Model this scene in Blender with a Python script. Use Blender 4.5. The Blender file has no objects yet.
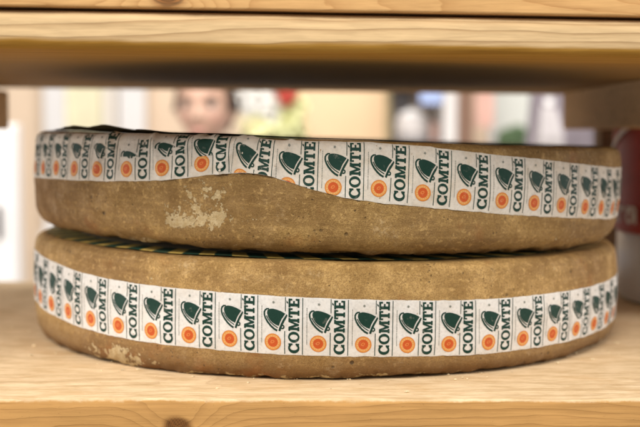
import bpy, bmesh, math, random
import numpy as np
from mathutils import Vector, Matrix
from mathutils.geometry import tessellate_polygon

random.seed(7)
scene = bpy.context.scene
COL = scene.collection

# ------------------------------------------------------------------ camera
F_PX = 1135.0                      # focal length in pixels of a 640 px wide frame
CAM = Vector((-0.006, -1.24, 0.207))
HOR = 133.0
PITCH = math.atan((213.5 - HOR) / F_PX)
cam_d = bpy.data.cameras.new('camera')
cam = bpy.data.objects.new('camera', cam_d); COL.objects.link(cam)
cam.location = CAM
cam.rotation_euler = (math.pi / 2 - PITCH, 0, 0)
cam_d.sensor_width = 36
cam_d.lens = 36 * F_PX / 640
cam_d.clip_start = 0.02; cam_d.clip_end = 100
cam_d.dof.use_dof = True
cam_d.dof.focus_distance = 0.912
cam_d.dof.aperture_fstop = 3.9
cam_d.dof.aperture_blades = 9
scene.camera = cam

def bx(px, d): return CAM.x + (px - 320) * d / F_PX          # where something stands, from its distance
def bz(py, d): return CAM.z + (HOR - py) * d / F_PX
FLOOR = -1.38

# ------------------------------------------------------------------ noise
_rng = np.random.RandomState(3)
_perm = _rng.permutation(256); _perm = np.concatenate([_perm, _perm, _perm])
_val = _rng.rand(256) * 2 - 1
def vnoise(x, y, z):
    x, y, z = [np.asarray(a, float) for a in (x, y, z)]
    xi, yi, zi = [np.floor(a).astype(int) for a in (x, y, z)]
    xf, yf, zf = x - xi, y - yi, z - zi
    u, v, w = [f * f * f * (f * (f * 6 - 15) + 10) for f in (xf, yf, zf)]
    def h(a, b, c): return _val[_perm[_perm[_perm[a & 255] + (b & 255)] + (c & 255)]]
    def l(a, b, t): return a + (b - a) * t
    return l(l(l(h(xi, yi, zi), h(xi+1, yi, zi), u), l(h(xi, yi+1, zi), h(xi+1, yi+1, zi), u), v),
             l(l(h(xi, yi, zi+1), h(xi+1, yi, zi+1), u), l(h(xi, yi+1, zi+1), h(xi+1, yi+1, zi+1), u), v), w)
def fbm(x, y, z, o=4):
    s = 0; a = 1.0
    for i in range(o):
        s = s + a * vnoise(x * 2**i + 17*i, y * 2**i, z * 2**i); a *= .5
    return s / 2

# ------------------------------------------------------------------ node helpers
class G:
    def __init__(self, name):
        self.m = bpy.data.materials.new(name); self.m.use_nodes = True
        self.t = self.m.node_tree; self.n = self.t.nodes; self.l = self.t.links
        self.n.clear()
        self.out = self.n.new('ShaderNodeOutputMaterial')
        self.b = self.n.new('ShaderNodeBsdfPrincipled')
        self.l.new(self.b.outputs[0], self.out.inputs[0])
    def put(self, sock, v):
        if hasattr(v, 'is_output'): self.l.new(v, sock)
        elif v is not None:
            if sock.type == 'RGBA' and len(v) == 3: v = (*v, 1)
            sock.default_value = v
    def math(self, op, a, b=None, c=None, clamp=False):
        n = self.n.new('ShaderNodeMath'); n.operation = op; n.use_clamp = clamp
        for i, v in enumerate((a, b, c)):
            if v is not None: self.put(n.inputs[i], v)
        return n.outputs[0]
    def obj(self): return self.n.new('ShaderNodeTexCoord').outputs['Object']
    def uv(self): return self.n.new('ShaderNodeTexCoord').outputs['UV']
    def sep(self, v):
        n = self.n.new('ShaderNodeSeparateXYZ'); self.put(n.inputs[0], v); return n.outputs
    def comb(self, x, y, z):
        n = self.n.new('ShaderNodeCombineXYZ')
        for i, v in enumerate((x, y, z)): self.put(n.inputs[i], v)
        return n.outputs[0]
    def vscale(self, v, s):
        n = self.n.new('ShaderNodeVectorMath'); n.operation = 'MULTIPLY'; self.put(n.inputs[0], v); n.inputs[1].default_value = s
        return n.outputs[0]
    def noise(self, v, scale, detail=4, rough=.55, dist=0, col=False):
        n = self.n.new('ShaderNodeTexNoise'); self.put(n.inputs['Vector'], v)
        n.inputs['Scale'].default_value = scale; n.inputs['Detail'].default_value = detail
        n.inputs['Roughness'].default_value = rough; n.inputs['Distortion'].default_value = dist
        return n.outputs['Color' if col else 'Fac']
    def voro(self, v, scale, feat='F1', rnd=1):
        n = self.n.new('ShaderNodeTexVoronoi'); n.feature = feat; self.put(n.inputs['Vector'], v)
        n.inputs['Scale'].default_value = scale; n.inputs['Randomness'].default_value = rnd
        return n.outputs['Distance']
    def ss(self, v, lo, hi, a=0., b=1.):
        n = self.n.new('ShaderNodeMapRange'); n.interpolation_type = 'SMOOTHSTEP'
        self.put(n.inputs[0], v)
        for i, k in enumerate((lo, hi, a, b)): n.inputs[i+1].default_value = k
        return n.outputs[0]
    def mix(self, f, a, b, mode='MIX'):
        n = self.n.new('ShaderNodeMix'); n.data_type = 'RGBA'; n.blend_type = mode
        self.put(n.inputs[0], f); self.put(n.inputs[6], a); self.put(n.inputs[7], b)
        return n.outputs[2]
    def bump(self, h, strength=.5, dist=.001, nrm=None):
        n = self.n.new('ShaderNodeBump'); n.inputs['Strength'].default_value = strength
        n.inputs['Distance'].default_value = dist; self.put(n.inputs['Height'], h)
        if nrm is not None: self.put(n.inputs['Normal'], nrm)
        return n.outputs[0]
    def done(self, color, rough=.6, normal=None, spec=None, **kw):
        self.put(self.b.inputs['Base Color'], color); self.put(self.b.inputs['Roughness'], rough)
        if normal is not None: self.put(self.b.inputs['Normal'], normal)
        if spec is not None: self.put(self.b.inputs['Specular IOR Level'], spec)
        for k, v in kw.items(): self.put(self.b.inputs[k], v)
        return self.m

def plain(name, col, rough=.6, var=.12, scale=12, spec=.3, **kw):
    g = G(name); n = g.noise(g.obj(), scale, 5, .6)
    c = g.mix(g.ss(n, .3, .7), [k * (1 - var) for k in col], [min(1, k * (1 + var)) for k in col])
    return g.done(c, rough, g.bump(n, .15, .002), spec, **kw)

# ------------------------------------------------------------------ object helpers
def link(name, me, mats, parent=None, smooth=True):
    o = bpy.data.objects.new(name, me); COL.objects.link(o)
    if not isinstance(mats, (list, tuple)): mats = [mats]
    for m in mats: me.materials.append(m)
    if smooth: me.polygons.foreach_set('use_smooth', [True] * len(me.polygons))
    if parent: o.parent = parent
    return o
def from_bm(name, bm, mats, parent=None, smooth=False):
    me = bpy.data.meshes.new(name); bmesh.ops.recalc_face_normals(bm, faces=bm.faces)
    bm.to_mesh(me); bm.free(); return link(name, me, mats, parent, smooth)
def empty(name, loc, label, cat, group=None):
    o = bpy.data.objects.new(name, None); COL.objects.link(o); o.location = loc
    tag(o, label, cat, group); o.empty_display_size = .1; return o
def tag(o, label, cat, group=None):
    o['label'] = label; o['category'] = cat
    if group: o['group'] = group
    return o
def box(bm, x0, x1, y0, y1, z0, z1, bev=0, seg=2):
    r = bmesh.ops.create_cube(bm, size=1)
    for v in r['verts']:
        v.co = Vector(((x0+x1)/2 + v.co.x*(x1-x0), (y0+y1)/2 + v.co.y*(y1-y0), (z0+z1)/2 + v.co.z*(z1-z0)))
    if bev:
        es = list({e for v in r['verts'] for e in v.link_edges})
        bmesh.ops.bevel(bm, geom=es, offset=bev, segments=seg, profile=.5, affect='EDGES')
def lathe(bm, prof, cx=0, cy=0, n=48, cap=True):
    rings = []
    for r, z in prof:
        rings.append([bm.verts.new((cx + r*math.sin(2*math.pi*i/n), cy - r*math.cos(2*math.pi*i/n), z)) for i in range(n)])
    for a, b in zip(rings, rings[1:]):
        for i in range(n): bm.faces.new((a[i], a[(i+1) % n], b[(i+1) % n], b[i]))
    if cap: bm.faces.new(rings[0][::-1]); bm.faces.new(rings[-1])

# ------------------------------------------------------------------ wood
def wood(name, early, late, pith, period, knots=(), topcol=None, seed=0., grainamp=.010, late_pow=.5, dirt=.0, sharp=2.6, under=None):
    """growth rings cut from a 3D log; knots = (x, z, radius) seen on the front edge"""
    g = G(name); o = g.obj(); s = g.sep(o)
    warp = g.n.new('ShaderNodeVectorMath'); warp.operation = 'ADD'
    g.put(warp.inputs[0], g.vscale(o, (1.0, 7.0, 7.0))); warp.inputs[1].default_value = (seed, seed*.7, seed*1.3)
    w = warp.outputs[0]
    n1 = g.math('SUBTRACT', g.noise(w, 3.2, 3, .5), .5)
    n2 = g.math('SUBTRACT', g.noise(w, 9.0, 3, .5), .5)
    n3 = g.math('SUBTRACT', g.noise(g.vscale(w, (1, 1, 1)), 1.1, 2, .5), .5)
    yy = g.math('SUBTRACT', s[1], pith[0]); zz = g.math('SUBTRACT', s[2], pith[1])
    d = g.math('SQRT', g.math('ADD', g.math('MULTIPLY', yy, yy), g.math('MULTIPLY', zz, zz)))
    d = g.math('ADD', d, g.math('MULTIPLY', n1, grainamp*2.2))
    d = g.math('ADD', d, g.math('MULTIPLY', n2, grainamp*.5))
    d = g.math('ADD', d, g.math('MULTIPLY', n3, grainamp*5))
    core = None; kr = None
    for kx, kz, kk in knots:
        dx = g.math('SUBTRACT', s[0], kx); dz = g.math('MULTIPLY', g.math('SUBTRACT', s[2], kz), 1.5)
        dk = g.math('SQRT', g.math('ADD', g.math('MULTIPLY', dx, dx), g.math('MULTIPLY', dz, dz)))
        dk = g.math('ADD', dk, g.math('MULTIPLY', n2, kk*1.1))
        e = g.math('POWER', 2.718, g.math('MULTIPLY', g.math('POWER', g.math('DIVIDE', dk, kk*2.4), 2.), -1.))
        d = g.math('ADD', d, g.math('MULTIPLY', e, kk*1.3))
        c = g.ss(dk, kk*.62, kk*1.15, 1, 0)
        r = g.math('SINE', g.math('MULTIPLY', dk, 2*math.pi/ (kk*.28)))
        core = c if core is None else g.math('MAXIMUM', core, c)
        kr = r if kr is None else g.math('MULTIPLY', kr, r)
    ph = g.math('FRACT', g.math('DIVIDE', d, period))
    ring = g.math('MULTIPLY', g.math('POWER', ph, sharp), g.ss(ph, .94, 1., 1, 0))
    fib = g.noise(g.vscale(o, (14., 420., 420.)), 1., 4, .6)
    blot = g.noise(g.vscale(o, (5., 14., 14.)), 1.6, 4, .6)
    col = g.mix(g.math('MULTIPLY', ring, late_pow), early, late)
    col = g.mix(g.ss(blot, .38, .68, 0, .30), col, [k*.72 for k in early])
    col = g.mix(g.ss(fib, .3, .7, 0, .20), col, [k*.55 for k in late])
    if core is not None:
        kc = g.mix(g.ss(kr, -1, 1, 0, 1), [late[0]*.32, late[1]*.28, late[2]*.30], [late[0]*.85, late[1]*.75, late[2]*.7]); kc = g.mix(g.ss(fib, .5, .7, 0, .6), kc, (.05, .025, .012))
        col = g.mix(g.math('MULTIPLY', core, .9), col, kc)
    rough = .55
    hh = g.math('ADD', g.math('MULTIPLY', fib, .6), g.math('MULTIPLY', ring, -.35))
    if topcol is not None:
        gn = g.n.new('ShaderNodeNewGeometry'); nz = g.sep(gn.outputs['Normal'])[2]
        wn = g.noise(g.vscale(o, (14., 50., 50.)), 1.6, 7, .72)
        up = g.math('MULTIPLY', g.ss(g.math('ADD', nz, g.math('MULTIPLY', g.math('SUBTRACT', g.noise(o, 160, 4, .7), .5), .9)), .25, .8), .86)
        pale = g.mix(g.ss(wn, .30, .72), topcol, [topcol[0]*.66, topcol[1]*.60, topcol[2]*.50])
        pale = g.mix(g.math('MULTIPLY', ring, .22), pale, late)
        crumbs = g.ss(g.noise(o, 420, 2, .5), .70, .76)
        patch = g.ss(g.noise(o, 16, 3, .5), .52, .66)
        pale = g.mix(g.math('MULTIPLY', crumbs, patch), pale, (.86, .78, .62))
        stain = g.ss(g.noise(g.vscale(o, (7., 13., 13.)), 1.4, 6, .7), .50, .70, 0, .38)
        pale = g.mix(stain, pale, [topcol[0]*.70, topcol[1]*.54, topcol[2]*.36])
        col = g.mix(up, col, pale)
        hh = g.math('ADD', hh, g.math('MULTIPLY', crumbs, .8))
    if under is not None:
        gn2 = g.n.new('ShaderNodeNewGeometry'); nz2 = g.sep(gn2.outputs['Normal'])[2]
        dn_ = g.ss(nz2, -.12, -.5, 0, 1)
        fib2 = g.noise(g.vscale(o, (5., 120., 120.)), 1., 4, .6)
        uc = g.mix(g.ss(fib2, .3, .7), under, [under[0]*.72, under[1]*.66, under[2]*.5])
        under_shade = g.ss(g.math('ADD', s[1], g.math('MULTIPLY', g.noise(g.vscale(o, (3., 9., 9.)), 1.5, 4, .6), .08)), -.33, -.14)  # shade under the board painted into its colour, deeper behind the front edge
        uc = g.mix(under_shade, uc, (.31, .185, .065))
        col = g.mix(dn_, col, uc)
    if dirt:
        dn = g.ss(g.noise(g.vscale(o, (20., 60., 60.)), 2., 5, .7), .5, .75, 0, dirt)
        col = g.mix(dn, col, (.12, .07, .03))
    return g.done(col, .72, g.bump(hh, .45, .0012), .16)

M_lower = wood('lower_board_pine', (.68, .375, .13), (.24, .10, .025), (-.30, -.075), .0048,
               knots=[(-.117, -.0225, .0135), (-.42, -.02, .010)], topcol=(.93, .74, .49), seed=2.1, late_pow=.36)
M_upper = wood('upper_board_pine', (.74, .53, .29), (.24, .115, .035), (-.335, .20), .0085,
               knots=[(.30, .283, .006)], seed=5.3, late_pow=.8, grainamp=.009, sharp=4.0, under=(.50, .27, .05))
M_plank = wood('front_plank_pine', (.72, .43, .18), (.42, .19, .06), (-.20, .37), .0042,
               knots=[(-.118, .309, .016)], seed=9.7, late_pow=.6, grainamp=.008, sharp=3.5)
M_rail = wood('rail_pine', (.74, .48, .25), (.17, .09, .035), (.2, .1), .007, seed=4.4, dirt=.5)
M_post = wood('post_wood', (.20, .12, .06), (.11, .06, .03), (.2, .1), .007, seed=6.4)

def board(name, x0, x1, y0, y1, z0, z1, mat, parent, r=.004, yaw=0, tilt=0, pivot=(0, -.38, .28), rough=.0005):
    """sawn board with slightly uneven rounded long edges"""
    nx = 260
    sec = []                                   # cross-section in y, z, going round
    def arc(cy, cz, a0):
        for k in range(7):
            a = a0 + math.pi/2*k/6; sec.append((cy + r*math.cos(a), cz + r*math.sin(a)))
    arc(y0+r, z0+r, math.pi)
    for k in range(1, 14): sec.append((y0+r + (y1-y0-2*r)*k/14, z0))
    arc(y1-r, z0+r, 1.5*math.pi); arc(y1-r, z1-r, 0)
    for k in range(1, 14): sec.append((y1-r - (y1-y0-2*r)*k/14, z1))
    arc(y0+r, z1-r, math.pi/2)
    for k in range(1, 6): sec.append((y0, z1-r - (z1-z0-2*r)*k/6))
    S = np.array(sec); xs = np.linspace(x0, x1, nx)
    X = np.repeat(xs[:, None], len(S), 1); Y = np.repeat(S[None, :, 0], nx, 0).copy(); Z = np.repeat(S[None, :, 1], nx, 0).copy()
    n = fbm(X*22+3, Y*90, Z*90, 4); n2 = fbm(X*3, Y*6+9, Z*6, 2); n3 = fbm(X*160, Y*160, Z*160+5, 3)
    near = np.exp(-((Y-y0)/.012)**2)
    Y += near*(n*rough*2.2 + n3*rough*.9)
    Z += n*rough*1.1*near + n2*rough*1.2
    V = np.stack([X, Y, Z], -1).reshape(-1, 3)
    if yaw or tilt:
        R = Matrix.Rotation(yaw, 3, 'Z') @ Matrix.Rotation(tilt, 3, 'Y'); p = np.array(pivot)
        V = (V - p) @ np.array(R).T + p
    m = len(S); F = []
    for i in range(nx-1):
        for j in range(m):
            k = (j+1) % m; F.append((i*m+j, i*m+k, (i+1)*m+k, (i+1)*m+j))
    F.append(tuple(range(m))[::-1]); F.append(tuple((nx-1)*m + j for j in range(m)))
    me = bpy.data.meshes.new(name); me.from_pydata(V.tolist(), [], F); me.update()
    bm = bmesh.new(); bm.from_mesh(me); bmesh.ops.recalc_face_normals(bm, faces=bm.faces); bm.to_mesh(me); bm.free()
    o = link(name, me, mat, parent)
    me.polygons[-1].use_smooth = False; me.polygons[-2].use_smooth = False
    return o

rack = empty('wooden_rack', (0, 0, FLOOR), 'pale pine storage rack whose boards hold the two stacked cheese wheels', 'shelf rack')
rack_kids = []
SH_Y0, SH_Y1 = -.367, .34
b = board('shelf_board', -.62, .62, SH_Y0, SH_Y1, -.036, 0, M_lower, None, r=.0035, rough=.0007)
b['label'] = 'worn pine board the bottom cheese wheel lies on'; rack_kids.append(b)
UY, UT = math.radians(3.2), math.radians(.60)
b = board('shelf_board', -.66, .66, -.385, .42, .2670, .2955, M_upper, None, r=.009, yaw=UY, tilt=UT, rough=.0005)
b['label'] = 'pale pine board above the top cheese wheel, dark underneath'; rack_kids.append(b)
b = board('front_plank', -.66, .66, -.388, -.33, .2972, .345, M_plank, None, r=.002, yaw=UY, tilt=UT, rough=.0004)
rack_kids.append(b)
for x0, x1, ya, yb in ((.335, .38, -.06, .36), (-.50, -.4425, -.06, .36)):
    bm = bmesh.new(); box(bm, x0, x1, ya, yb, .212, .2655, .003)
    rack_kids.append(from_bm('side_rail', bm, M_rail, None))
for x0, x1 in ((.386, .432), (-.56, -.51)):
    bm = bmesh.new(); box(bm, x0, x1, .345, .39, FLOOR, .60, .003)
    rack_kids.append(from_bm('post', bm, M_post, None))
for x0, x1 in ((.556, .602), (-.602, -.556)):
    bm = bmesh.new(); box(bm, x0, x1, SH_Y0+.02, SH_Y0+.065, FLOOR, -.0385, .003)
    rack_kids.append(from_bm('post', bm, M_post, None))
for k in rack_kids:
    k.parent = rack; k.matrix_parent_inverse = Matrix.Translation((0, 0, -FLOOR))

# ------------------------------------------------------------------ cheese wheels
R0 = .31
def make_profile(H, rb, rt, bulge):
    """(r, z) points from the bottom centre round the side to the top centre, and arclength s with s=0 at the foot of the side"""
    pts = [(R0*k/14*.9, 0) for k in range(14)]
    xb, zb = rb
    for k in range(15):
        a = -math.pi/2 + math.pi/2*k/14
        pts.append((R0 - xb - bulge + xb*math.cos(a)**.9 if k < 14 else R0-bulge, zb + zb*math.sin(a)))
    i0 = 14
    for k in range(1, 40):
        t = k/40; z = zb + (H-zb-rt[1])*t
        pts.append((R0 - bulge + bulge*math.sin(math.pi*t)**.8, z))
    xt, zt = rt
    for k in range(15):
        a = math.pi/2*k/14; pts.append((R0 - xt - bulge + xt*math.cos(a), H - zt + zt*math.sin(a)))
    rl = R0 - xt - bulge
    for k in range(1, 15): pts.append((rl*(1-k/14), H))
    P = np.array(pts); s = np.concatenate([[0], np.cumsum(np.hypot(*np.diff(P, axis=0).T))])
    s = s - s[i0]
    return P, s

class Wheel:
    def __init__(self, H, rb, rt, bulge, taper, seed, amp):
        self.P, self.s = make_profile(H, rb, rt, bulge); self.H = H; self.taper = taper; self.seed = seed; self.amp = amp
        z = self.P[:, 1]; m = (self.s > 0) & (self.s < self.s.max() - (R0 - .03))
        self.zs, self.ss = z[m], self.s[m]
    def s_of_z(self, z): return np.interp(z, self.zs, self.ss)
    def pos(self, th, s, off=0.):
        th = np.asarray(th, float); s = np.asarray(s, float)
        r = np.interp(s, self.s, self.P[:, 0]); z = np.interp(s, self.s, self.P[:, 1])
        e = .0006
        dr = np.interp(s+e, self.s, self.P[:, 0]) - np.interp(s-e, self.s, self.P[:, 0])
        dz = np.interp(s+e, self.s, self.P[:, 1]) - np.interp(s-e, self.s, self.P[:, 1])
        L = np.hypot(dr, dz) + 1e-12; nr, nz = dz/L, -dr/L
        w = np.clip(r/R0, 0, 1)**6
        S = self.seed
        cx, cy = np.sin(th)*r, -np.cos(th)*r
        d = self.amp*(fbm(cx*9+S, cy*9, z*14, 3)*.0022 + fbm(cx*45+S, cy*45, z*45, 3)*.0007)*w
        edge = np.exp(-((s-.010)/.010)**2)                       # crumbly lower lip
        d = d + edge*self.amp*(fbm(cx*70+S*2, cy*70, z*90, 3)*.0022)
        d = d + off
        r2 = r + nr*d; z2 = z + nz*d
        x = np.sin(th)*r2; y = -np.cos(th)*r2
        z2 = z2*(1 + self.taper*x/R0)
        return np.stack([x, y, z2], -1)
    def build(self, name, mat, parent):
        nt = 1500
        smax = self.s.max(); smin = self.s.min(); sideend = smax - (R0-.03)
        ss = np.concatenate([np.linspace(smin, -.012, 12), np.arange(-.010, sideend+.012, .0013), np.linspace(sideend+.016, smax-.001, 14)])
        th = np.linspace(-math.pi, math.pi, nt+1)
        T, S = np.meshgrid(th, ss, indexing='ij')
        V = self.pos(T, S); m = len(ss)
        V = V[:-1].reshape(-1, 3)
        i = np.arange(nt)[:, None]; j = np.arange(m-1)[None, :]; i2 = (i+1) % nt
        F = np.stack([i*m+j, i2*m+j, i2*m+j+1, i*m+j+1], -1).reshape(-1, 4)
        me = bpy.data.meshes.new(name); me.from_pydata(V.tolist(), [], F.tolist())
        uv = me.uv_layers.new(name='UVMap')
        U = np.zeros((nt, m-1, 4, 2)); a = th[:-1][:, None]; a2 = th[1:][:, None]
        U[:, :, 0, 0] = a*R0; U[:, :, 1, 0] = a2*R0; U[:, :, 2, 0] = a2*R0; U[:, :, 3, 0] = a*R0
        U[:, :, 0, 1] = ss[:-1]; U[:, :, 1, 1] = ss[:-1]; U[:, :, 2, 1] = ss[1:]; U[:, :, 3, 1] = ss[1:]
        uv.data.foreach_set('uv', U.reshape(-1)); me.update()
        return link(name, me, mat, parent)

def rind(name, base, dark, pale_patches, seed, lower_dark, left_dark=0.):
    """washed rind: cloth imprint, brown mottling, pits, patches where the surface has flaked to cream"""
    g = G(name); o = g.obj(); uv = g.uv(); s = g.sep(uv); u, v = s[0], s[1]
    ad = g.n.new('ShaderNodeVectorMath'); ad.operation = 'ADD'; g.put(ad.inputs[0], o); ad.inputs[1].default_value = (seed, seed, seed)
    p = ad.outputs[0]
    big = g.noise(p, 9, 4, .6); mid = g.noise(p, 45, 5, .65); fine = g.noise(p, 260, 5, .7); grit = g.noise(p, 750, 3, .7)
    wob = g.math('MULTIPLY', g.math('SUBTRACT', g.noise(p, 110, 4, .65), .5), .0034)
    wu = g.math('SINE', g.math('MULTIPLY', g.math('ADD', u, wob), 2*math.pi/.00105))
    wv = g.math('SINE', g.math('MULTIPLY', g.math('ADD', v, wob), 2*math.pi/.00088))
    weave = g.math('MULTIPLY', g.math('ADD', wu, g.math('MULTIPLY', wv, 1.2)), g.ss(mid, .36, .6, .15, .5))
    streak = g.noise(g.comb(g.math('MULTIPLY', u, 16.), g.math('MULTIPLY', v, 240.), seed), 1., 4, .6)
    col = g.mix(g.ss(mid, .28, .72), base, [base[0]*.68, base[1]*.62, base[2]*.52])
    col = g.mix(g.ss(big, .40, .64, 0, .62), col, dark)
    col = g.mix(g.ss(streak, .45, .75, 0, .38), col, [k*1.28 for k in base])
    col = g.mix(g.ss(grit, .42, .62, 0, .58), col, [base[0]*.38, base[1]*.32, base[2]*.26])
    col = g.mix(g.ss(fine, .53, .66, 0, .55), col, [min(1, base[0]*1.35), min(1, base[1]*1.38), min(1, base[2]*1.5)])
    col = g.mix(g.ss(weave, .1, .8, 0, .20), col, [base[0]*.50, base[1]*.42, base[2]*.34])
    col = g.mix(g.ss(weave, -.8, -.1, .16, 0), col, [min(1, base[0]*1.4), min(1, base[1]*1.38), min(1, base[2]*1.4)])
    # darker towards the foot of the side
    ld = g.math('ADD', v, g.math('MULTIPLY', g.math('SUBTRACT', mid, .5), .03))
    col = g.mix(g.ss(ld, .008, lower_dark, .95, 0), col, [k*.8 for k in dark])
    # a browner stretch of the side, towards the left
    if left_dark:
        ldk = g.ss(g.math('ADD', u, g.math('MULTIPLY', g.math('SUBTRACT', big, .5), .35)), -.36, -.16, left_dark, 0)
        col = g.mix(ldk, col, [dark[0]*1.25, dark[1]*1.1, dark[2]*.9])
    bloom = g.math('MULTIPLY', g.ss(g.noise(p, 24, 5, .7), .54, .70), g.ss(fine, .40, .62))
    col = g.mix(g.math('MULTIPLY', bloom, .28), col, (.62, .50, .33))
    rust = g.ss(g.noise(p, 17, 4, .6), .56, .70, 0, .5)
    col = g.mix(rust, col, [dark[0]*1.7, dark[1]*1.25, dark[2]*.8])
    # pits
    pit = g.ss(g.voro(p, 85), .09, .17, 1, 0); pit = g.math('MULTIPLY', pit, g.ss(g.noise(p, 13, 3), .54, .64))
    pit2 = g.ss(g.voro(p, 210), .10, .20, 1, 0); pit2 = g.math('MULTIPLY', pit2, g.ss(g.noise(p, 33, 2), .50, .62))
    pits = g.math('MAXIMUM', pit, g.math('MULTIPLY', pit2, .8))
    col = g.mix(g.math('MULTIPLY', pits, .8), col, (.045, .026, .010))
    # flaked cream patches
    fl = None; tear = g.math('SUBTRACT', g.math('ADD', g.math('MULTIPLY', g.noise(p, 75, 5, .62), 2.1), g.math('MULTIPLY', g.noise(p, 280, 3, .6), .8)), .73)
    for (pu, pv, su, sv, th_) in pale_patches:
        a = g.math('DIVIDE', g.math('SUBTRACT', u, pu), su); b_ = g.math('DIVIDE', g.math('SUBTRACT', v, pv), sv)
        r2 = g.math('ADD', g.math('MULTIPLY', a, a), g.math('MULTIPLY', b_, b_))
        m = g.math('SUBTRACT', g.math('SUBTRACT', g.math('ADD', tear, th_), .86), g.math('MULTIPLY', r2, .16))
        m = g.ss(m, 0, .035)
        fl = m if fl is None else g.math('MAXIMUM', fl, m)
    rare = g.ss(g.noise(p, 62, 5, .62), .70, .72)
    fl = rare if fl is None else g.math('MAXIMUM', fl, rare)
    lip = g.math('MULTIPLY', g.ss(g.noise(p, 150, 4, .65), .60, .66), g.ss(v, .002, .026, 1, 0))
    fl = g.math('MAXIMUM', fl, g.math('MULTIPLY', lip, .8))
    cream = g.mix(g.ss(fine, .35, .65), (.66, .53, .31), (.50, .36, .17))
    col = g.mix(g.math('MULTIPLY', fl, .85), col, cream)
    h = g.math('ADD', g.math('MULTIPLY', weave, .22), g.math('MULTIPLY', fine, 1.0))
    h = g.math('ADD', h, g.math('MULTIPLY', mid, 1.4))
    h = g.math('SUBTRACT', h, g.math('MULTIPLY', pits, 1.2))
    h = g.math('SUBTRACT', h, g.math('MULTIPLY', fl, .9))
    h = g.math('ADD', h, g.math('MULTIPLY', grit, .5))
    rough = g.ss(mid, .3, .7, .48, .68)
    return g.done(col, rough, g.bump(h, .9, .0013), .3)

# paper and inks of the casing band
def paper(name, col, seed, ghost):
    g = G(name); o = g.obj()
    ad = g.n.new('ShaderNodeVectorMath'); ad.operation = 'ADD'; g.put(ad.inputs[0], o); ad.inputs[1].default_value = (seed,)*3
    p = ad.outputs[0]
    n = g.noise(p, 55, 5, .65); f = g.noise(p, 420, 4, .7); b_ = g.noise(p, 11, 3, .5)
    c = g.mix(g.ss(n, .42, .72, 0, ghost), col, (.50, .37, .21))
    c = g.mix(g.ss(g.noise(p, 150, 5, .7), .48, .66, 0, .24), c, [col[0]*.66, col[1]*.66, col[2]*.64])
    c = g.mix(g.ss(b_, .4, .7, 0, ghost*.9), c, (.56, .45, .32))
    c = g.mix(g.ss(f, .42, .70, 0, .40), c, [k*.60 for k in col])
    spots = g.ss(g.noise(p, 300, 2, .5), .72, .77, 0, .8)
    c = g.mix(spots, c, (.30, .18, .07))
    h = g.math('ADD', n, g.math('MULTIPLY', f, .5))
    return g.done(c, .6, g.bump(h, .6, .0009), .3)
def ink(name, col, wear=.35):
    g = G(name); o = g.obj(); f = g.noise(o, 520, 4, .7); n = g.noise(o, 120, 4, .7)
    w = g.math('MULTIPLY', g.ss(n, .55, .72), g.ss(f, .42, .58))
    c = g.mix(g.math('MULTIPLY', w, wear), col, (.52, .47, .40))
    c = g.mix(g.ss(f, .3, .7, 0, .25), c, [min(1, k*1.4+.008) for k in col])
    return g.done(c, .6, g.bump(f, .3, .0005), .2)
INK = [ink('green_ink', (.007, .036, .025), .32), ink('orange_ink', (.56, .20, .035), .25), ink('pale_orange_ink', (.66, .35, .12), .25),
       ink('deep_orange_ink', (.50, .085, .018), .25), ink('grey_ink', (.19, .20, .17), .4), ink('star_ink', (.62, .19, .05), .25)]

# --- one printed tile in mm: u to the right, v up. (polygons with holes, ink index, layer)
TW, BW = 37.7, 49.0
def ell(cx, cy, rx, ry, n=36, a0=0, a1=360, rot=0):
    o = []; full = (a1-a0) == 360
    for k in range(n if full else n+1):
        a = math.radians(a0 + (a1-a0)*k/n); x, y = rx*math.cos(a), ry*math.sin(a)
        c, s = math.cos(rot), math.sin(rot); o.append((cx + x*c - y*s, cy + x*s + y*c))
    return o
def rect(x0, y0, x1, y1): return [(x0, y0), (x1, y0), (x1, y1), (x0, y1)]
def cpix(pts):   # drawn from measured outline
    return [((x-22)/8.6, (415-y)/8.6) for x, y in pts]
tile = []
H_ = 9.6
def glyph_C(): 
    a = ell(5.0, 4.8, 5.0, 5.0, 30, 38, 322); b_ = ell(5.2, 4.8, 2.3, 3.3, 30, 322, 38)
    return [([a + b_], 0), ([rect(7.7, 5.9, 9.3, 9.5)], 1), ([rect(7.7, .1, 9.3, 3.3)], 1)]
def glyph_O(): return [([ell(5.1, 4.8, 5.1, 5.0, 36), ell(5.1, 4.8, 2.5, 3.4, 36)], 0)]
def glyph_M():
    return [([[(0, 0), (4.1, 0), (4.1, 1.7), (3.2, 1.7), (3.2, 6.1), (5.2, .3), (6.6, .3), (8.7, 6.1), (8.7, 1.7), (7.8, 1.7), (7.8, 0), (12, 0), (12, 1.7), (11.2, 1.7),
               (11.2, 7.9), (12, 7.9), (12, 9.6), (8.4, 9.6), (6.1, 4.0), (3.7, 9.6), (0, 9.6), (0, 7.9), (.9, 7.9), (.9, 1.7), (0, 1.7)]], 0)]
def glyph_T():
    return [([[(1.9, 0), (6.5, 0), (6.5, 1.6), (5.5, 1.6), (5.5, 7.8), (6.8, 7.8), (6.8, 6.0), (8.4, 6.0), (8.4, 9.6), (0, 9.6), (0, 6.0), (1.6, 6.0), (1.6, 7.8), (2.9, 7.8), (2.9, 1.6), (1.9, 1.6)]], 0)]
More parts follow.
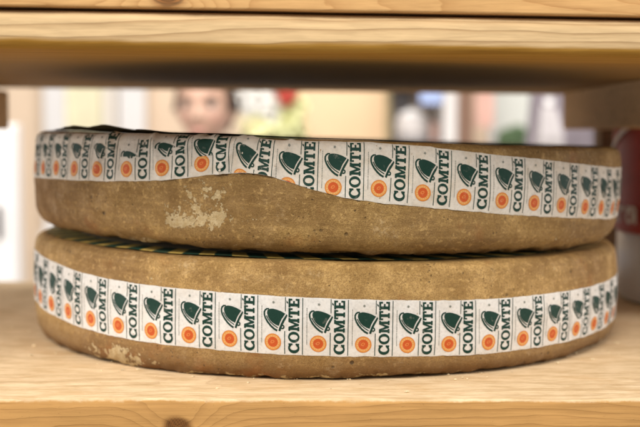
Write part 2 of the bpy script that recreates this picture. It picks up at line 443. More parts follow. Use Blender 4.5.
def glyph_E():
    return [([[(0, 0), (7.6, 0), (7.6, 3.4), (6.0, 3.4), (6.0, 1.7), (3.5, 1.7), (3.5, 4.0), (5.7, 4.0), (5.7, 5.6), (3.5, 5.6), (3.5, 7.9), (6.0, 7.9), (6.0, 6.3),
               (7.6, 6.3), (7.6, 9.6), (0, 9.6), (0, 7.9), (1.0, 7.9), (1.0, 1.7), (0, 1.7)]], 0), ([[(3.0, 9.95), (4.4, 9.95), (5.9, 11.4), (4.0, 11.4)]], 0)]
x = 1.6
for gl, w, sc in ((glyph_C, 9.7, .90), (glyph_O, 10.4, .90), (glyph_M, 12.2, .88), (glyph_T, 8.6, .92), (glyph_E, 7.6, .96)):
    for polys, lay in gl():
        tile.append(([[(33.7 - ly*.95, x + lx*sc) for lx, ly in pl] for pl in polys], 0, lay))
    x += w*sc + .35
tile.append(([rect(36.0, .8, 36.65, 48.0)], 0, 0))
tile.append(([rect(21.2, .8, 21.85, 20.0)], 0, 0)); tile.append(([rect(21.7, 36.3, 22.35, 48.0)], 0, 0))
OC = (11.6, 10.4)
tile.append(([ell(*OC, 7.0, 7.0, 40), ell(*OC, 5.9, 5.9, 40)], 1, 0))
tile.append(([ell(*OC, 5.9, 5.9, 40), ell(*OC, 4.3, 4.3, 40)], 2, 0))
tile.append(([ell(*OC, 4.3, 4.3, 36)], 3, 0))
tile.append(([ell(OC[0]-.3, OC[1]+.2, 1.9, 1.3, 20, rot=.5), ell(OC[0]-.2, OC[1]+.2, 1.0, .6, 20, rot=.5)], 5, 1))
for k in range(16):
    a = 2*math.pi*k/16; tile.append(([ell(OC[0]+5.1*math.cos(a), OC[1]+5.1*math.sin(a), .38, .38, 6)], 1, 1))
st = [((1.35 if k % 2 == 0 else .75)*math.cos(k*math.pi/5), (1.35 if k % 2 == 0 else .75)*math.sin(k*math.pi/5)) for k in range(10)]
tile.append(([[(12.0+a, 43.2+b_) for a, b_ in st]], 4, 0))
yv = 9.5
while yv < 39:                                   # line of tiny print
    L = random.uniform(.5, 1.5); tile.append(([rect(1.9, yv, 2.5, yv+L)], 4, 0)); yv += L + random.uniform(.35, .7)
tile.append(([cpix([(81,104),(90,95),(106,90),(122,89),(146,93),(177,102),(211,119),(198,139),(186,157),(176,178),(165,209),(140,200),(115,185),(97,166),(85,145),(79,122)])], 0, 0))
tile.append(([cpix([(94,86),(75,87),(61,98),(54,113),(54,134),(62,160),(78,188),(102,216),(127,237),(151,250),(156,237),(135,226),(111,206),(90,181),(75,157),(67,137),(65,118),(70,105),(80,97),(93,94.5)])], 0, 0))
tile.append(([cpix([(72,142),(84,164),(103,189),(128,209),(157,226),(159,219.5),(132,203),(108,183.5),(90,160),(78,138)])], 0, 0))
tile.append(([cpix([(217,122),(227,130),(217,153),(206,173),(195,195),(185,220),(176,248),(162,243),(168,222),(177,198),(190,170),(203,148),(213,133)])], 0, 0))
tile.append(([ell(*cpix([(190,214)])[0], 1.9, 1.9, 20), ell(*cpix([(190,214)])[0], .8, .8, 20)], 0, 1))

def tile_mesh():
    """triangles of the printed tile, cut on a fine grid so they can follow the curved paper"""
    bm = bmesh.new(); lay = bm.faces.layers.int.new('lay')
    for polys, mi, ly in tile:
        loops = [[Vector((a, b_, 0)) for a, b_ in pl] for pl in polys]
        flat = [v for pl in loops for v in pl]
        vs = [bm.verts.new(v) for v in flat]
        for tri in tessellate_polygon(loops):
            try: f = bm.faces.new([vs[i] for i in tri]); f.material_index = mi; f[lay] = ly
            except ValueError: pass
    for k in range(1, 10):
        bmesh.ops.bisect_plane(bm, geom=bm.verts[:]+bm.edges[:]+bm.faces[:], plane_co=(k*3.8, 0, 0), plane_no=(1, 0, 0))
    for k in range(1, 33):
        bmesh.ops.bisect_plane(bm, geom=bm.verts[:]+bm.edges[:]+bm.faces[:], plane_co=(0, k*1.5, 0), plane_no=(0, 1, 0))
    bmesh.ops.triangulate(bm, faces=bm.faces[:])
    bm.verts.index_update()
    V = np.array([v.co[:2] for v in bm.verts]); Fc = [([v.index for v in f.verts], f.material_index, f[lay]) for f in bm.faces]
    bm.free(); return V, Fc
TV, TF = tile_mesh()

def band(name, wheel, mats, parent, s_bot, s_top, phase, wrinkle, mode, pleats=None, split=None):
    """paper casing band wrapped round the side with its row of printed tiles.
       s_bot/s_top: functions of angle. mode 'A': content hangs on the bottom edge, 'B': on the top edge"""
    verts = []; faces = []; midx = []
    dth = TW/1000/R0
    def place(th, s, off):
        wr = wrinkle(th, s)
        return wheel.pos(th, s, .00022 + wr + off)
    # paper
    nth, nv = 3600, 44
    th = np.linspace(-math.pi, math.pi, nth); T = np.repeat(th[:, None], nv, 1)
    k = np.linspace(0, 1, nv)[None, :]; sb = s_bot(th)[:, None]; st_ = s_top(th)[:, None]
    ragged = fbm(th*40, th*0+3, th*0, 3)[:, None]*.0006
    S = (sb+ragged)*(1-k) + (st_+ragged*.7)*k
    off = np.where((k == 0) | (k == 1), -.00012, 0.)
    P = place(T, S, off).reshape(-1, 3); verts.append(P)
    i = np.arange(nth-1)[:, None]; j = np.arange(nv-1)[None, :]
    Fq = np.stack([i*nv+j, (i+1)*nv+j, (i+1)*nv+j+1, i*nv+j+1], -1).reshape(-1, 4)
    faces += Fq.tolist(); midx += [0]*len(Fq); base = len(P)
    # prints
    first = int(math.floor((-math.pi - phase)/dth)) + 1; cnt = int(2*math.pi/dth)
    FI = np.array([f[0] for f in TF]); FM = np.array([f[1] for f in TF]); FL = np.array([f[2] for f in TF])
    for t in range(first, first+cnt):
        a0 = phase + t*dth
        V = TV.copy(); u = V[:, 0]/1000; v = V[:, 1]/1000
        keep = np.ones(len(V), bool)
        thc = a0 + u/R0
        sb = s_bot(thc); st2 = s_top(thc)
        A = mode == 'A' or (split is not None and (a0 + .5*dth) < split)
        if A:
            slope = (s_bot(thc+.02)-s_bot(thc-.02))/.04/R0
            if pleats is not None:
                pa, pb = pleats(t)
                gone = (v > pa+1e-5) & (v < pb-1e-5); v = np.where(v >= pb-1e-5, v-(pb-pa), v); v = np.where(gone, pa, v)
                keep &= ~gone
            thc = thc - slope*(v-.024)/R0*.35; s = s_bot(thc) + v
            inside = s < st2 + .0002
        else:
            slope = (s_top(thc+.02)-s_top(thc-.02))/.04/R0
            thc = thc - slope*(v-.024)/R0*.35; s = s_top(thc) - (BW/1000 - v)
            inside = s > s_bot(thc)
            s = np.maximum(s, s_bot(thc)+.0002)
        s = np.minimum(s, st2-.0001)
        m = inside[FI].sum(1) >= 1
        if A and pleats is not None:
            vc = TV[FI][:, :, 1].mean(1)/1000; m &= ~((vc > pa) & (vc < pb))
        for layer in (0, 1):
            mm = m & (FL == layer)
            if not mm.any(): continue
            used, inv = np.unique(FI[mm], return_inverse=True)
            P = place(thc[used], s[used], .00024 + .00008*layer); verts.append(P)
            faces += (inv.reshape(-1, 3)+base).tolist(); midx += (FM[mm]+1).tolist(); base += len(P)
    me = bpy.data.meshes.new(name); me.from_pydata(np.concatenate(verts).tolist(), [], faces)
    o = link(name, me, mats, parent); me.polygons.foreach_set('material_index', midx); me.update()
    return o

def keyed(pts):
    xs = np.array([p[0] for p in pts]); ys = np.array([p[1] for p in pts])
    def f(t):
        t = np.asarray(t, float); r = 0
        for d in (-.05, -.025, 0, .025, .05): r = r + np.interp(t+d, xs, ys)/5
        return r
    return f
def unproj(px, py, rot=None, org=None):
    """angle and height on the side of a wheel under a measured point"""
    d = Vector(((px-320)/F_PX, 1, (HOR-py)/F_PX)); o = Vector(CAM)
    if rot is not None: o = rot.inverted() @ (o - org); d = rot.inverted() @ d
    a = d.x**2+d.y**2; b_ = 2*(o.x*d.x+o.y*d.y); c = o.x**2+o.y**2-(R0-.0015)**2
    disc = max(b_*b_-4*a*c, 0); t = (-b_-math.sqrt(disc))/(2*a); p = o+d*t
    return math.atan2(p.x, -p.y), p.z
dth = TW/1000/R0

# ---------------- lower wheel
low = empty('cheese_wheel', (0, 0, 0), 'bottom cheese wheel of the stack, brown rind with an even white paper band', 'cheese wheel', 'stacked wheels of cheese')
W1 = Wheel(.0997, (.020, .017), (.012, .011), .0022, -.058, 1.3, 1.35)
lowp = unproj(112, 345)
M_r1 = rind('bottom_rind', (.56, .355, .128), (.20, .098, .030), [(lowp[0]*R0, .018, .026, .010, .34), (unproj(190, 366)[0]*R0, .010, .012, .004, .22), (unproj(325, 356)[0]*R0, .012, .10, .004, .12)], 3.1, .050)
W1.build('rind', M_r1, low)
def table(wheel, pts, rot=None, org=None, ends=(0, 0)):
    q = []
    for px, py in pts:
        a, z = unproj(px, py, rot, org); z = z/(1 + wheel.taper*math.sin(a))
        q.append((a, float(wheel.s_of_z(z))))
    m = (q[0][1]+q[-1][1])/2
    q = [(-4., m), (-2.4, m*.5+q[0][1]*.5)] + q + [(2.4, m*.5+q[-1][1]*.5), (4., m)]
    return keyed(q)
b1 = table(W1, [(36, 302), (55, 317), (85, 330), (130, 341), (190, 349), (250, 354), (325, 358), (400, 359), (470, 357), (530, 350), (575, 341), (606, 330)])
def t1(t): return b1(t) + .0485
p1 = unproj(340, 330)[0] - 29.5/1000/R0
def wr1(th, s): return .0010*np.clip(fbm(th*11, 0*th, 0*th+4, 2), 0, 1)*(np.exp(-np.clip(s-b1(th), 0, 1)/.004)+np.exp(-np.clip(t1(th)-s, 0, 1)/.004)) + .00018*fbm(th*30, s*60, 0*th+2, 3)+.00012
M_p1 = paper('bottom_band_paper', (.73, .71, .68), .4, .18)
band('label_band', W1, [M_p1]+INK, low, b1, t1, p1, wr1, 'A')

# printed round label on a wheel's top: slanted green and ochre border
def toplabel_mat(name, green=(.022, .095, .062), ochre=(.85, .60, .15)):
    g = G(name); uv = g.uv(); s = g.sep(uv); n = g.noise(g.obj(), 90, 4, .6)
    ph = g.math('FRACT', g.math('DIVIDE', g.math('SUBTRACT', s[0], g.math('MULTIPLY', s[1], .42)), .0335))
    k = g.math('MULTIPLY', g.ss(ph, 0, .03), g.ss(ph, .47, .50, 1, 0))
    rim = g.ss(s[1], .255, .257)
    gn = g.n.new('ShaderNodeNewGeometry')
    c = g.mix(k, green, ochre)
    c = g.mix(rim, (.55, .48, .34), c)
    c = g.mix(g.ss(n, .45, .7, 0, .5), c, (.16, .12, .06))
    c = g.mix(gn.outputs['Backfacing'], c, (.34, .28, .13))
    return g.done(c, .5, g.bump(n, .3, .0008), .4)
M_tl = toplabel_mat('striped_top_paper'); M_tl2 = toplabel_mat('faded_top_paper', (.16, .20, .07), (.55, .45, .17))
def top_label(wheel, r, lift, parent, mat, sx=0.):
    nt, nr = 360, 26; V = []; F = []; U = []
    for i in range(nt+1):
        th = -math.pi + 2*math.pi*i/nt
        for j in range(nr):
            rr = r*(1-(1-j/(nr-1))**1.0); rr = r*(.25 + .75*j/(nr-1)) + (.0012*math.sin(9*th)+.0008*math.sin(23*th) if j == nr-1 else 0)
            if j == nr-1 and sx > -.005: rr += .004*vnoise(th*30, 0, 0) + .002*vnoise(th*90, 1, 0)
            x, y = rr*math.sin(th)+sx, -rr*math.cos(th)
            z = wheel.H*(1+wheel.taper*x/R0) + .0012 + lift(th, rr)
            V.append((x, y, z)); U.append((th*R0, rr))
    for i in range(nt):
        for j in range(nr-1): F.append((i*nr+j, i*nr+j+1, (i+1)*nr+j+1, (i+1)*nr+j))
    F.append(tuple(i*nr for i in range(nt)))
    me = bpy.data.meshes.new('top_label'); me.from_pydata(V, [], F); l = me.uv_layers.new(name='UVMap')
    for lp in me.loops: l.data[lp.index].uv = U[lp.vertex_index]
    me.update(); return link('top_label', me, mat, parent)
top_label(W1, .2885, lambda th, r: .0004*math.sin(17*th)*max(0, r-.25)/.05, low, M_tl, -.0075)

# ---------------- upper wheel, rests on the lower one and leans a little to the right
ROT = Matrix.Rotation(math.radians(1.65), 3, 'Y') @ Matrix.Rotation(math.radians(-.15), 3, 'X')
ORG = Vector((0, 0, .1048))
up = empty('cheese_wheel', ORG, 'top cheese wheel of the stack, its paper band wavy and creased at the rim', 'cheese wheel', 'stacked wheels of cheese')
up.rotation_euler = ROT.to_euler()
W2 = Wheel(.0955, (.030, .024), (.010, .008), .0025, 0.0, 7.7, 1.55)
pq = unproj(196, 217, ROT, ORG); 
M_r2 = rind('top_rind', (.47, .30, .104), (.16, .082, .025), [(pq[0]*R0, float(W2.s_of_z(pq[1]-.001)), .030, .009, .295),
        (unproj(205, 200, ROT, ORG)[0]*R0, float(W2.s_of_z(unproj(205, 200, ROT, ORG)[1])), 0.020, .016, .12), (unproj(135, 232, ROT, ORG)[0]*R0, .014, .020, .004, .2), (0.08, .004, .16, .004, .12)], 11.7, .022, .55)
W2.build('rind', M_r2, up)
b2 = table(W2, [(36, 177), (60, 179), (100, 181), (150, 181), (180, 179), (215, 174), (250, 172), (264, 173), (286, 181), (320, 192), (355, 199.5), (390, 204), (420, 206.5), (480, 212), (530, 216), (580, 218), (612, 219)], ROT, ORG)
_t2 = table(W2, [(36, 139), (300, 138), (317, 138.5), (338, 140), (380, 143.5), (420, 146.5), (480, 153), (530, 158), (580, 164), (612, 168)], ROT, ORG)
th_fold = p2_fold = unproj(229, 150, ROT, ORG)[0]
def t2(t):
    t = np.asarray(t, float); a = b2(t) + .0445; w = 1/(1+np.exp(-(t-unproj(236, 150, ROT, ORG)[0])/.035))
    back = 1/(1+np.exp((np.abs(t)-1.6)/.1))
    return (a*(1-w) + np.minimum(_t2(t), W2.s_of_z(W2.H-.0015))*w)*back + (b2(t)+.047)*(1-back)
p2 = unproj(400, 175, ROT, ORG)[0] - 29.5/1000/R0
# tile indices of the folded stretch
def t_at(px): return int(math.floor((unproj(px, 155, ROT, ORG)[0]-p2)/dth))
PL = {t_at(147): (.021, .033), t_at(182): (.027, .033), t_at(224): (.0165, .0225)}
def pleats(t): return PL.get(t, (.0285, .033))
creases = [(unproj(x_, 155, ROT, ORG)[0], w_, h_) for x_, w_, h_ in ((52, .012, .0010), (88, .014, .0012), (128, .012, .0010), (160, .011, .0014), (174, .013, .0012), (202, .011, .0016), (240, .013, .0018), (252, .010, .0012), (280, .014, .0010), (395, .012, .0005))]
def wr2(th, s):
    w = .00022*fbm(th*34, s*70, 0*th+5, 3) + .00015
    q = th - (fold_at + (s-.04)*.5)
    w = w + .0011*np.exp(-np.clip(q, 0, 1)/.045)/(1+np.exp(-q/.0022))
    w = w + .0013*np.clip(fbm(th*14, 0*th, 0*th+8, 2)+.05, 0, 1)*np.exp(-np.clip(s-b2(th), 0, 1)/.005)
    for k, (c, wd, h_) in enumerate(creases):
        lean = (s-.05)*(1.6 if k % 2 else -1.2)
        w = w + h_*np.exp(-((th-c-lean)/wd)**2)*np.clip((s-.02)/.05, .15, 1)
    return w
fold_at = p2 + dth*round((th_fold-p2)/dth)      # the strip creases between two tiles
M_p2 = paper('top_band_paper', (.68, .635, .565), 2.4, .38)
band('label_band', W2, [M_p2]+INK, up, b2, t2, p2, wr2, 'B', pleats, fold_at)
def lift2(th, r):
    k = math.exp(-((th+.80)/.26)**2)*max(0, (r-.20)/.09)**2
    k2 = math.exp(-((th+.25)/.25)**2)*max(0, (r-.22)/.08)**2
    return .0056*k + .0018*k2 + .0012*k*math.sin(31*th) + .0003*math.sin(13*th)
top_label(W2, .293, lift2, up, M_tl2, -.003)

# ------------------------------------------------------------------ red and white container at the right, standing on the board
ct = empty('storage_tub', (bx(731, 1.40), -1.24+1.40, 0.001), 'white round container with a red top sleeve and white lettering, right of the wheels', 'container')
cr = .138
bm = bmesh.new(); zr = bz(241, 1.28)
lathe(bm, [(cr-.012, .0), (cr-.008, .001), (cr-.004, .006), (cr-.003, zr*.6), (cr-.003, zr+.01)], n=96); M_w = plain('tub_white_plastic', (.78, .76, .75), .35, .04, 20, .5)
from_bm('body', bm, M_w, ct, True)
bm = bmesh.new(); lathe(bm, [(cr-.002, zr), (cr+.001, zr+.003), (cr+.002, zr+.04), (cr+.003, zr+.1), (cr+.004, zr+.135), (cr, zr+.14)], n=96)
slv = from_bm('sleeve', bm, plain('tub_red_card', (.42, .05, .036), .5, .18, 25, .4), ct, True)
# lettering and the white stripe, wrapped on the sleeve
def wrap(polys, name, mat, r, parent):
    bm = bmesh.new()
    for pl in polys:
        loops = [[Vector((a, b_, 0)) for a, b_ in q] for q in pl]; flat = [v for q in loops for v in q]; vs = [bm.verts.new(v) for v in flat]
        for tri in tessellate_polygon(loops):
            try: bm.faces.new([vs[i] for i in tri])
            except ValueError: pass
    xs = [v.co.x for v in bm.verts]
    for k in range(int((max(xs)-min(xs))/.004)+1):
        bmesh.ops.bisect_plane(bm, geom=bm.verts[:]+bm.edges[:]+bm.faces[:], plane_co=(min(xs)+k*.004, 0, 0), plane_no=(1, 0, 0))
    for v in bm.verts:
        a = v.co.x/r; v.co = Vector((r*math.sin(a), -r*math.cos(a), v.co.y))
    return from_bm(name, bm, mat, parent)
Mw2 = plain('white_print', (.80, .74, .70), .5, .05, 30)
A0 = -1.63*cr; z0 = zr+.012; h = .021
t_ = [[rect(A0, z0+.002, A0+.005, z0+h*1.35)], [rect(A0-.005, z0+h-.004, A0+.011, z0+h)], [rect(A0+.0051, z0+.000, A0+.011, z0+.004)]]
r_ = [[rect(A0+.016, z0, A0+.021, z0+h)], [[(A0+.0212, z0+h-.008), (A0+.0212, z0+h-.001), (A0+.031, z0+h), (A0+.031, z0+h-.005), (A0+.026, z0+h-.006)]]]
a_ = [[ell(A0+.043, z0+.0085, .0095, .0088, 24), ell(A0+.043, z0+.0085, .0045, .0042, 24)], [rect(A0+.0527, z0, A0+.058, z0+h-.004)], [[(A0+.034, z0+h-.005), (A0+.036, z0+h), (A0+.055, z0+h), (A0+.0579, z0+h-.0038), (A0+.040, z0+h-.0042)]]]
wrap(t_+r_+a_, 'lettering', Mw2, cr+.0035, slv)
sw = [(A0-.030+k*.007, zr+.090+.045*math.sin(k/22*math.pi/1.6)) for k in range(22)]
wrap([[ [(a, b_) for a, b_ in sw] + [(a, b_+.008) for a, b_ in sw[::-1]] ]], 'stripe', Mw2, cr+.0052, slv)

# crumbs of rind and flakes lying on the board round the foot of the stack
bm = bmesh.new(); rc = random.Random(5)
for k in range(110):
    a = rc.uniform(-1.45, 1.45); rr_ = .296 + abs(rc.gauss(0, .022)) if k < 130 else rc.uniform(.31, .40)
    x_, y_ = rr_*math.sin(a), -rr_*math.cos(a)
    if y_ < SH_Y0+.004: continue
    sz = rc.choice((.0004, .0006, .0006, .0009, .0014)) * rc.uniform(.7, 1.2)
    q = bmesh.ops.create_icosphere(bm, subdivisions=1, radius=sz)
    sx_, sy_ = rc.uniform(.7, 1.7), rc.uniform(.7, 1.4)
    for v in q['verts']: v.co = Vector((x_ + v.co.x*sx_*rc.uniform(.75, 1.2), y_ + v.co.y*sy_, .0006 + v.co.z*.6))
cr_ = from_bm('rind_crumbs', bm, plain('crumb', (.78, .62, .40), .8, .35, 90)); cr_['kind'] = 'stuff'
cr_['label'] = 'fine pale rind crumbs scattered on the board around the bottom wheel'; cr_['category'] = 'crumbs'

# ------------------------------------------------------------------ the room behind
def ypos(d): return CAM.y + d
def struct(o): o['kind'] = 'structure'; return o
bm = bmesh.new(); box(bm, -3.2, 3.2, ypos(5.4), ypos(5.5), FLOOR, 1.4)
struct(from_bm('wall', bm, plain('peach_plaster', (.80, .63, .47), .8, .04, 2)))
bm = bmesh.new(); box(bm, -3.2, 3.2, -1.6, ypos(5.4)-.004, FLOOR-.05, FLOOR)
struct(from_bm('floor', bm, plain('floor_tiles', (.40, .34, .27), .5, .1, 3)))

M_white = plain('white_paint', (.80, .78, .77), .5, .03, 3)
M_grw = plain('grey_white_paper', (.38, .35, .35), .7, .1, 20)
M_yel = plain('pale_yellow_glass', (.86, .80, .56), .4, .08, 4)
M_pale = plain('pale_blind', (.84, .78, .70), .6, .03, 5)
d = 5.3
wn = empty('window', (bx(95, d), ypos(d), bz(200, d)), 'pale window with white jambs and a yellow pane on the peach wall, behind the left of the wheels', 'window')
def wbox(name, px0, px1, py0, py1, d0, d1, mat, parent, bev=.004):
    bm = bmesh.new(); L = parent.location if parent else Vector((0, 0, 0))
    box(bm, bx(px0, d0)-L.x, bx(px1, d0)-L.x, ypos(d0)-L.y, ypos(d1)-L.y, bz(py1, d0)-L.z, bz(py0, d0)-L.z, bev)
    return from_bm(name, bm, mat, parent)
wbox('frame', 44, 66, -60, 230, 5.30, 5.36, M_white, wn); wbox('frame', 104, 116, -60, 230, 5.31, 5.36, M_pale, wn)
wbox('blind', 119, 146, -60, 230, 5.28, 5.34, M_white, wn); wbox('pane', 67, 103, -60, 230, 5.33, 5.36, M_yel, wn)
wbox('sill', 40, 150, 231, 238, 5.22, 5.36, M_white, wn)

cb = empty('cabinet', (bx(-40, 3.2), ypos(3.2), FLOOR), 'plain white cabinet at the left edge behind the rack', 'cabinet')
bm = bmesh.new(); L = cb.location; wx = bx(17, 3.2)-L.x
box(bm, -wx, wx, 0, .06, .06, bz(124, 3.2)-L.z, .006); from_bm('body', bm, M_white, cb)
bm = bmesh.new(); box(bm, -wx+.01, wx-.01, -.018, -.001, .08, bz(127, 3.2)-L.z, .004); dr = from_bm('door', bm, M_white, cb)
bm = bmesh.new(); lathe(bm, [(.006, bz(238, 3.2)-L.z), (.008, bz(236, 3.2)-L.z), (.008, bz(207, 3.2)-L.z), (.006, bz(205, 3.2)-L.z)], bx(1, 3.2)-L.x, -.035, 16)
from_bm('handle', bm, plain('dark_metal', (.06, .05, .05), .4, .1), dr)
bm = bmesh.new(); box(bm, -wx+.02, wx-.02, .005, .055, 0, .06); from_bm('plinth', bm, plain('grey_plinth', (.2, .2, .2), .6), cb)

# tan partition
d = 3.9
pt = empty('partition', (bx(345, d), ypos(d), FLOOR), 'tall tan partition board behind the middle of the cheese stack', 'partition')
M_tan = plain('tan_board', (.66, .47, .29), .7, .05, 2); L = pt.location
w2 = (bx(391, d)-bx(299, d))/2
bm = bmesh.new(); box(bm, -w2+.015, w2-.02, 0, .03, .05, 2.3, .003); from_bm('panel', bm, M_tan, pt)
M_olive = plain('olive_trim', (.36, .29, .16), .6)
for a, b_ in ((w2-.0195, w2), (-w2, -w2+.0145)):
    bm = bmesh.new(); box(bm, a, b_, -.005, .035, .0, 2.31, .003); from_bm('edge_trim', bm, M_olive if a > 0 else M_tan, pt)

# flower bunch in a vase on a stand
d = 3.5
stand = empty('pedestal', (bx(272, d), ypos(d), FLOOR), 'narrow white pedestal under the flower bunch, hidden below the rim of the wheels', 'stand')
bm = bmesh.new(); zt = bz(190, d)-FLOOR; box(bm, -.13, .13, -.13, .13, .03, zt-.03, .005); from_bm('column', bm, M_white, stand)
bm = bmesh.new(); box(bm, -.15, .15, -.15, .15, zt-.0295, zt, .005); from_bm('top', bm, M_white, stand)
bm = bmesh.new(); box(bm, -.15, .15, -.15, .15, 0, .0295, .005); from_bm('base', bm, M_white, stand)
fb = empty('flower_bunch', (bx(272, d), ypos(d), FLOOR+zt), 'bunch of white and yellow-green blooms with one red bloom, right of the person', 'flowers')
bm = bmesh.new(); lathe(bm, [(.045, .001), (.055, .01), (.062, .06), (.045, .11), (.05, .125)], n=32); from_bm('vase', bm, M_white, fb, True)
def blooms(name, mat, pts, n, size, parent):
    rr = random.Random(hash(name) % 1000 if False else len(name)); bm = bmesh.new()
    for cx, cy, cz, rad in pts:
        for k in range(n):
            v = Vector((rr.gauss(0, 1), rr.gauss(0, 1), rr.gauss(0, 1))).normalized()
            c = Vector((cx, cy, cz)) + v*rad*rr.uniform(.45, 1)
            a = v.cross(Vector((0, 0, 1))).normalized(); b_ = v.cross(a)
            a, b_ = a*size*rr.uniform(.6, 1), b_*size*rr.uniform(.6, 1)
            q = [bm.verts.new(c + a + v*size*.3), bm.verts.new(c + b_ + v*size*.3), bm.verts.new(c - a + v*size*.3), bm.verts.new(c - b_ + v*size*.3), bm.verts.new(c - v*size*.2)]
            for i in range(4): bm.faces.new((q[i], q[(i+1) % 4], q[4]))
    return from_bm(name, bm, mat, parent)
def P(px, py, y=0): return (bx(px, d)-fb.location.x, y, bz(py, d)-fb.location.z)
M_fw = plain('white_petal', (.88, .86, .82), .6, .05); M_fy = plain('yellow_green_petal', (.86, .84, .50), .6, .2)
M_fr = plain('red_petal', (.66, .12, .09), .6, .15); M_fg = plain('leaf', (.74, .74, .44), .6, .3)
M_fy2 = plain('yellow_petal', (.88, .82, .52), .6, .1)
blooms('white_bloom', M_fw, [(*P(258, 103), .055), (*P(266, 94, .05), .06), (*P(252, 88), .05), (*P(270, 116, -.02), .045), (*P(262, 80), .06)], 170, .02, fb)
blooms('yellow_bloom', M_fy2, [(*P(254, 127), .045), (*P(262, 130, -.04), .04)], 150, .016, fb)
blooms('green_bloom', M_fy, [(*P(288, 118), .05), (*P(291, 130, .03), .05), (*P(296, 108), .035), (*P(280, 128, -.02), .04), (*P(283, 98, .05), .04)], 170, .017, fb)
blooms('leaves', M_fg, [(*P(272, 140), .09), (*P(275, 120, .06), .08)], 160, .03, fb)
blooms('red_bloom', M_fr, [(*P(288, 93, -.05), .033), (*P(287, 99, -.05), .022)], 220, .012, fb)
bm = bmesh.new()
for k in range(9):
    a = k*.7; 
    r = bmesh.ops.create_cone(bm, cap_ends=True, segments=6, radius1=.003, radius2=.002, depth=.22)
    for v in r['verts']: v.co = Vector((v.co.x + .02*math.cos(a) + (v.co.z+.11)*.12*math.cos(a), v.co.y + .02*math.sin(a) + (v.co.z+.11)*.12*math.sin(a), v.co.z+.16))
from_bm('stems', bm, M_fg, fb)

# display cabinet with a few goods
d = 3.7
dc = empty('display_shelf', (bx(424, d), ypos(d), FLOOR), 'dark grey display shelf with a white side post, right of the tan partition', 'shelf unit')
L = dc.location; x0, x1 = bx(394, d)-L.x, bx(442, d)-L.x; xm = bx(456, d)-L.x
M_dk = plain('slate_board', (.21, .21, .23), .6, .2, 5); M_tg = plain('taupe_board', (.42, .34, .28), .6, .1, 5)
bm = bmesh.new(); box(bm, x0, (x0+x1)/2-.001, .30, .32, .0, 2.1, .002); from_bm('back_panel', bm, M_dk, dc)
bm = bmesh.new(); box(bm, (x0+x1)/2, x1, .30, .32, .0, 2.1, .002); from_bm('back_panel', bm, M_tg, dc)
bm = bmesh.new(); box(bm, x1+.001, xm, -.02, .32, 0, 2.1, .004); from_bm('side_post', bm, plain('post_paint', (.58, .55, .53), .6, .04, 3), dc)
zsh = [.4, .85, bz(141, d)-L.z-.025, bz(101.5, d)-L.z+.10]
for k, z in enumerate(zsh):
    bm = bmesh.new(); box(bm, x0, x1, .0, .299, z, z+.022, .002); from_bm('shelf', bm, M_dk, dc)
zs = FLOOR + zsh[2] + .0225
wj = empty('jar', (bx(414, d), ypos(d)+.09, zs), 'wide white jar on the dark display shelf', 'jar')
bm = bmesh.new(); hj = bz(117, d)-zs; lathe(bm, [(.045, .0), (.053, .005), (.056, hj*.5), (.054, hj-.01), (.045, hj)], n=32); from_bm('body', bm, plain('white_ceramic', (.52, .48, .46), .35, .04), wj, True)
bm = bmesh.new(); lathe(bm, [(.044, hj+.001), (.046, hj+.012), (.02, hj+.02), (.012, hj+.028)], n=32); from_bm('lid', bm, M_white, wj, True)
bm = bmesh.new(); box(bm, bx(433, d), bx(440, d), ypos(d)+.06, ypos(d)+.14, zs, bz(122, d), .003)
tag(from_bm('carton', bm, plain('rose_card', (.55, .36, .30), .6)), 'small rose-tan carton right of the white jar on the display shelf', 'carton')
bl = empty('sign', (bx(430, d), ypos(d)-.03, bz(97, d)), 'small blue sign on the front of the display shelf', 'sign')
bm = bmesh.new(); box(bm, -.037, .037, 0, .012, -.026, .14, .004); from_bm('board', bm, plain('blue_card', (.32, .40, .64), .5, .05), bl)

# brown column, pink panel, bright panel with a plant, dark hanging cloth
d = 4.2
cl = empty('pillar', (bx(464, d), ypos(d), FLOOR), 'brown square pillar between the display shelf and the pink banner', 'pillar'); L = cl.location
w = (bx(474, d)-bx(455, d))/2
bm = bmesh.new(); box(bm, -w, w, 0, .1, .1, 2.4, .006); from_bm('shaft', bm, plain('brown_paint', (.34, .21, .15), .6, .1), cl)
bm = bmesh.new(); box(bm, -w-.01, w+.01, -.01, .11, 0, .099, .006); from_bm('base', bm, plain('brown_base', (.28, .17, .12), .6, .1), cl)
bn = empty('banner', (bx(482, d), ypos(d)-.05, bz(127, d)), 'narrow pink banner beside the brown pillar', 'banner')
bm = bmesh.new()
nz_, nx_ = 20, 8; w = .032; grid = [[bm.verts.new((-w+2*w*i/nx_, .006*math.sin(i*1.4), .5*j/nz_)) for i in range(nx_+1)] for j in range(nz_+1)]
for j in range(nz_):
    for i in range(nx_): bm.faces.new((grid[j][i], grid[j][i+1], grid[j+1][i+1], grid[j+1][i]))
from_bm('cloth', bm, plain('pink_cloth', (.80, .50, .42), .7, .1), bn, True)
bm = bmesh.new(); lathe(bm, [(.005, .501), (.008, .505), (.008, .512), (.004, .516)], n=12); from_bm('hanger', bm, M_dk, bn)

